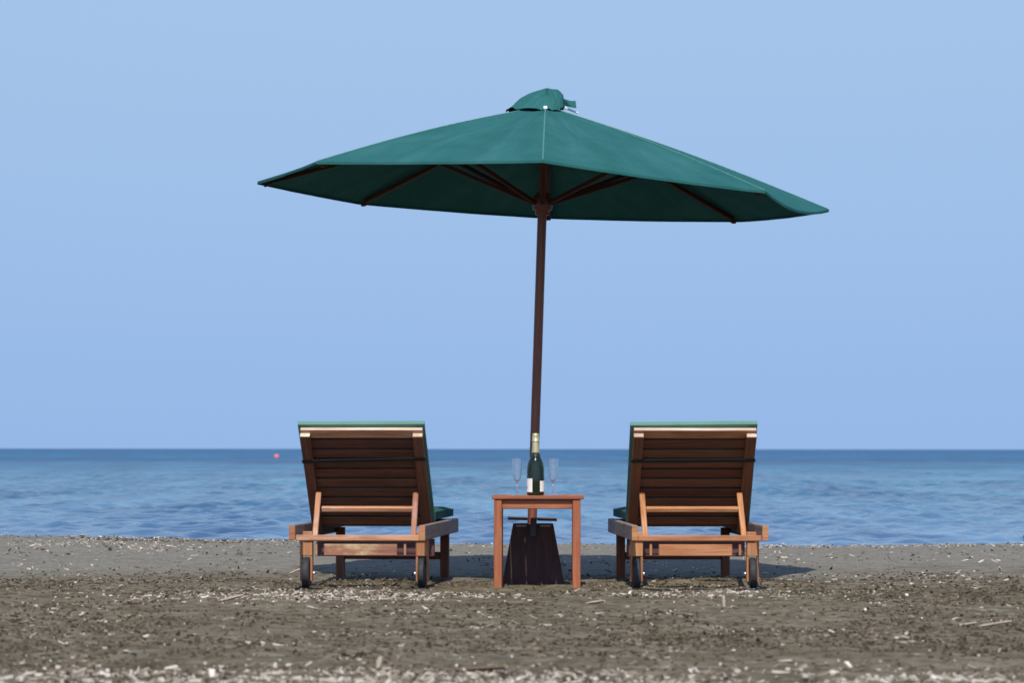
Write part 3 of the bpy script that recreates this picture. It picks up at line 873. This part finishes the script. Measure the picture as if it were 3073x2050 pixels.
def lens_(n_, lo, hi, seed, p=2.2):
    return lo + (hi - lo) * np.random.default_rng(seed).random(n_) ** p

N = 9000; xy = scatter(N, d_pale, 1)
tag(chips('driftwood_chips', xy, lens_(N, .005, .050, 2, 4.2), lens_(N, .004, .020, 3, 2.6), lens_(N, .003, .011, 4), M['pale'], .22, .25, 5),
    'pale bleached driftwood and shell chips scattered over the sand', kind='stuff')
N = 21000; xy = scatter(N, d_brown, 11)
tag(chips('seaweed_crumbs', xy, lens_(N, .006, .032, 12, 3.0), lens_(N, .005, .016, 13, 2), lens_(N, .003, .011, 14), M['brown'], .3, .25, 15),
    'dark brown dried seaweed crumbs lying in patches on the sand', kind='stuff')
N = 7000; xy = scatter(N, lambda x, y: .7 * d_pale(x, y) + .6 * d_brown(x, y), 21)
tag(chips('reed_litter', xy, lens_(N, .008, .050, 22, 3.6), lens_(N, .002, .007, 23, 2), lens_(N, .0015, .005, 24), M['tan'], .25, .2, 25),
    'thin tan reed and grass fragments scattered over the sand', kind='stuff')

# single sticks and weeds that stand out
def stick(x, y, length, ang, thick, el_, label, mat='pale', lift=0.0):
    n_ = 7; verts, faces = [], []
    r_ = random.Random(int(x * 100 + y * 37))
    for k in range(n_):
        s_ = k / (n_ - 1) - .5
        rr = thick * (.55 + .45 * math.cos(s_ * 2.2)) * r_.uniform(.8, 1.15)
        off = .05 * length * math.sin(s_ * 4 + r_.random())
        for j in range(6):
            a = j * math.pi / 3
            verts.append((s_ * length, off + rr * math.cos(a), rr * .8 * math.sin(a)))
    for k in range(n_ - 1):
        for j in range(6):
            j2 = (j + 1) % 6; faces.append((k * 6 + j, k * 6 + j2, k * 6 + 6 + j2, k * 6 + 6 + j))
    faces.append(tuple(range(5, -1, -1))); faces.append(tuple((n_ - 1) * 6 + j for j in range(6)))
    me = bpy.data.meshes.new('driftwood_stick'); me.from_pydata(verts, [], faces)
    z = float(ground(x, y)) + thick * .6 + abs(math.sin(el_)) * length * .42 + lift
    mt = Matrix.Translation((x, y, z)) @ Matrix.Rotation(ang, 4, 'Z') @ Matrix.Rotation(-el_, 4, 'Y')
    o = obj('driftwood_stick', me, M[mat], None, mt); smooth_by_angle(o, 60)
    tag(o, label, 'driftwood', 'driftwood sticks on the sand')
stick(-1.19, 20.0, .085, .35, .009, .35, 'short white stick on the bare sand behind the left lounger')
stick(-1.28, 16.55, .11, .30, .011, .22, 'white stick lying left of the pale litter beside the left lounger')
stick(.375, 16.30, .10, -.70, .010, .15, 'curved white stick on the sand in front of the right table leg')
stick(1.90, 14.25, .15, .45, .009, .10, 'longest pale stick at the right edge of the sand')
stick(1.80, 14.35, .10, .50, .008, .10, 'shorter pale stick lying beside the long one at the right')
stick(-.10, 11.35, .16, .10, .012, .05, 'orange brown stick in the blurred foreground litter', 'tan')
stick(-.42, 11.45, .05, 1.2, .009, .85, 'pale stick standing upright out of the foreground litter')
stick(.94, 16.05, .055, 1.3, .007, 1.2, 'small white peg standing in the sand in front of the right lounger')

def weed(x, y, n_, h, label, seed):
    r_ = random.Random(seed); verts, faces = [], []
    for k in range(n_):
        a = r_.uniform(0, 6.28); ln = r_.uniform(.3, .9) * h; w_ = h * .06
        px, py = r_.gauss(0, h * .12), r_.gauss(0, h * .12)
        b0 = len(verts)
        for s_ in (0, .5, 1):
            c_ = Vector((px + math.cos(a) * ln * s_ * s_ * .8, py + math.sin(a) * ln * s_ * s_ * .8, ln * s_))
            ww = w_ * (1 - .8 * s_); sd = Vector((-math.sin(a), math.cos(a), 0))
            verts += [c_ - sd * ww, c_ + sd * ww]
        faces += [(b0, b0 + 1, b0 + 3, b0 + 2), (b0 + 2, b0 + 3, b0 + 5, b0 + 4)]
    me = bpy.data.meshes.new('weed_tuft'); me.from_pydata(verts, [], faces)
    o = obj('weed_tuft', me, M['weed'], None, Matrix.Translation((x, y, float(ground(x, y)) - .004)))
    tag(o, label, 'weed')
weed(-2.43, 21.9, 18, .05, 'small dark weed tuft on the bare sand at the left', 4)
weed(3.24, 22.6, 60, .11, 'dark green weed tuft at the right edge of the picture', 6)
weed(-.01, 18.45, 7, .05, 'tiny green sprout beside the left leg of the table', 8)
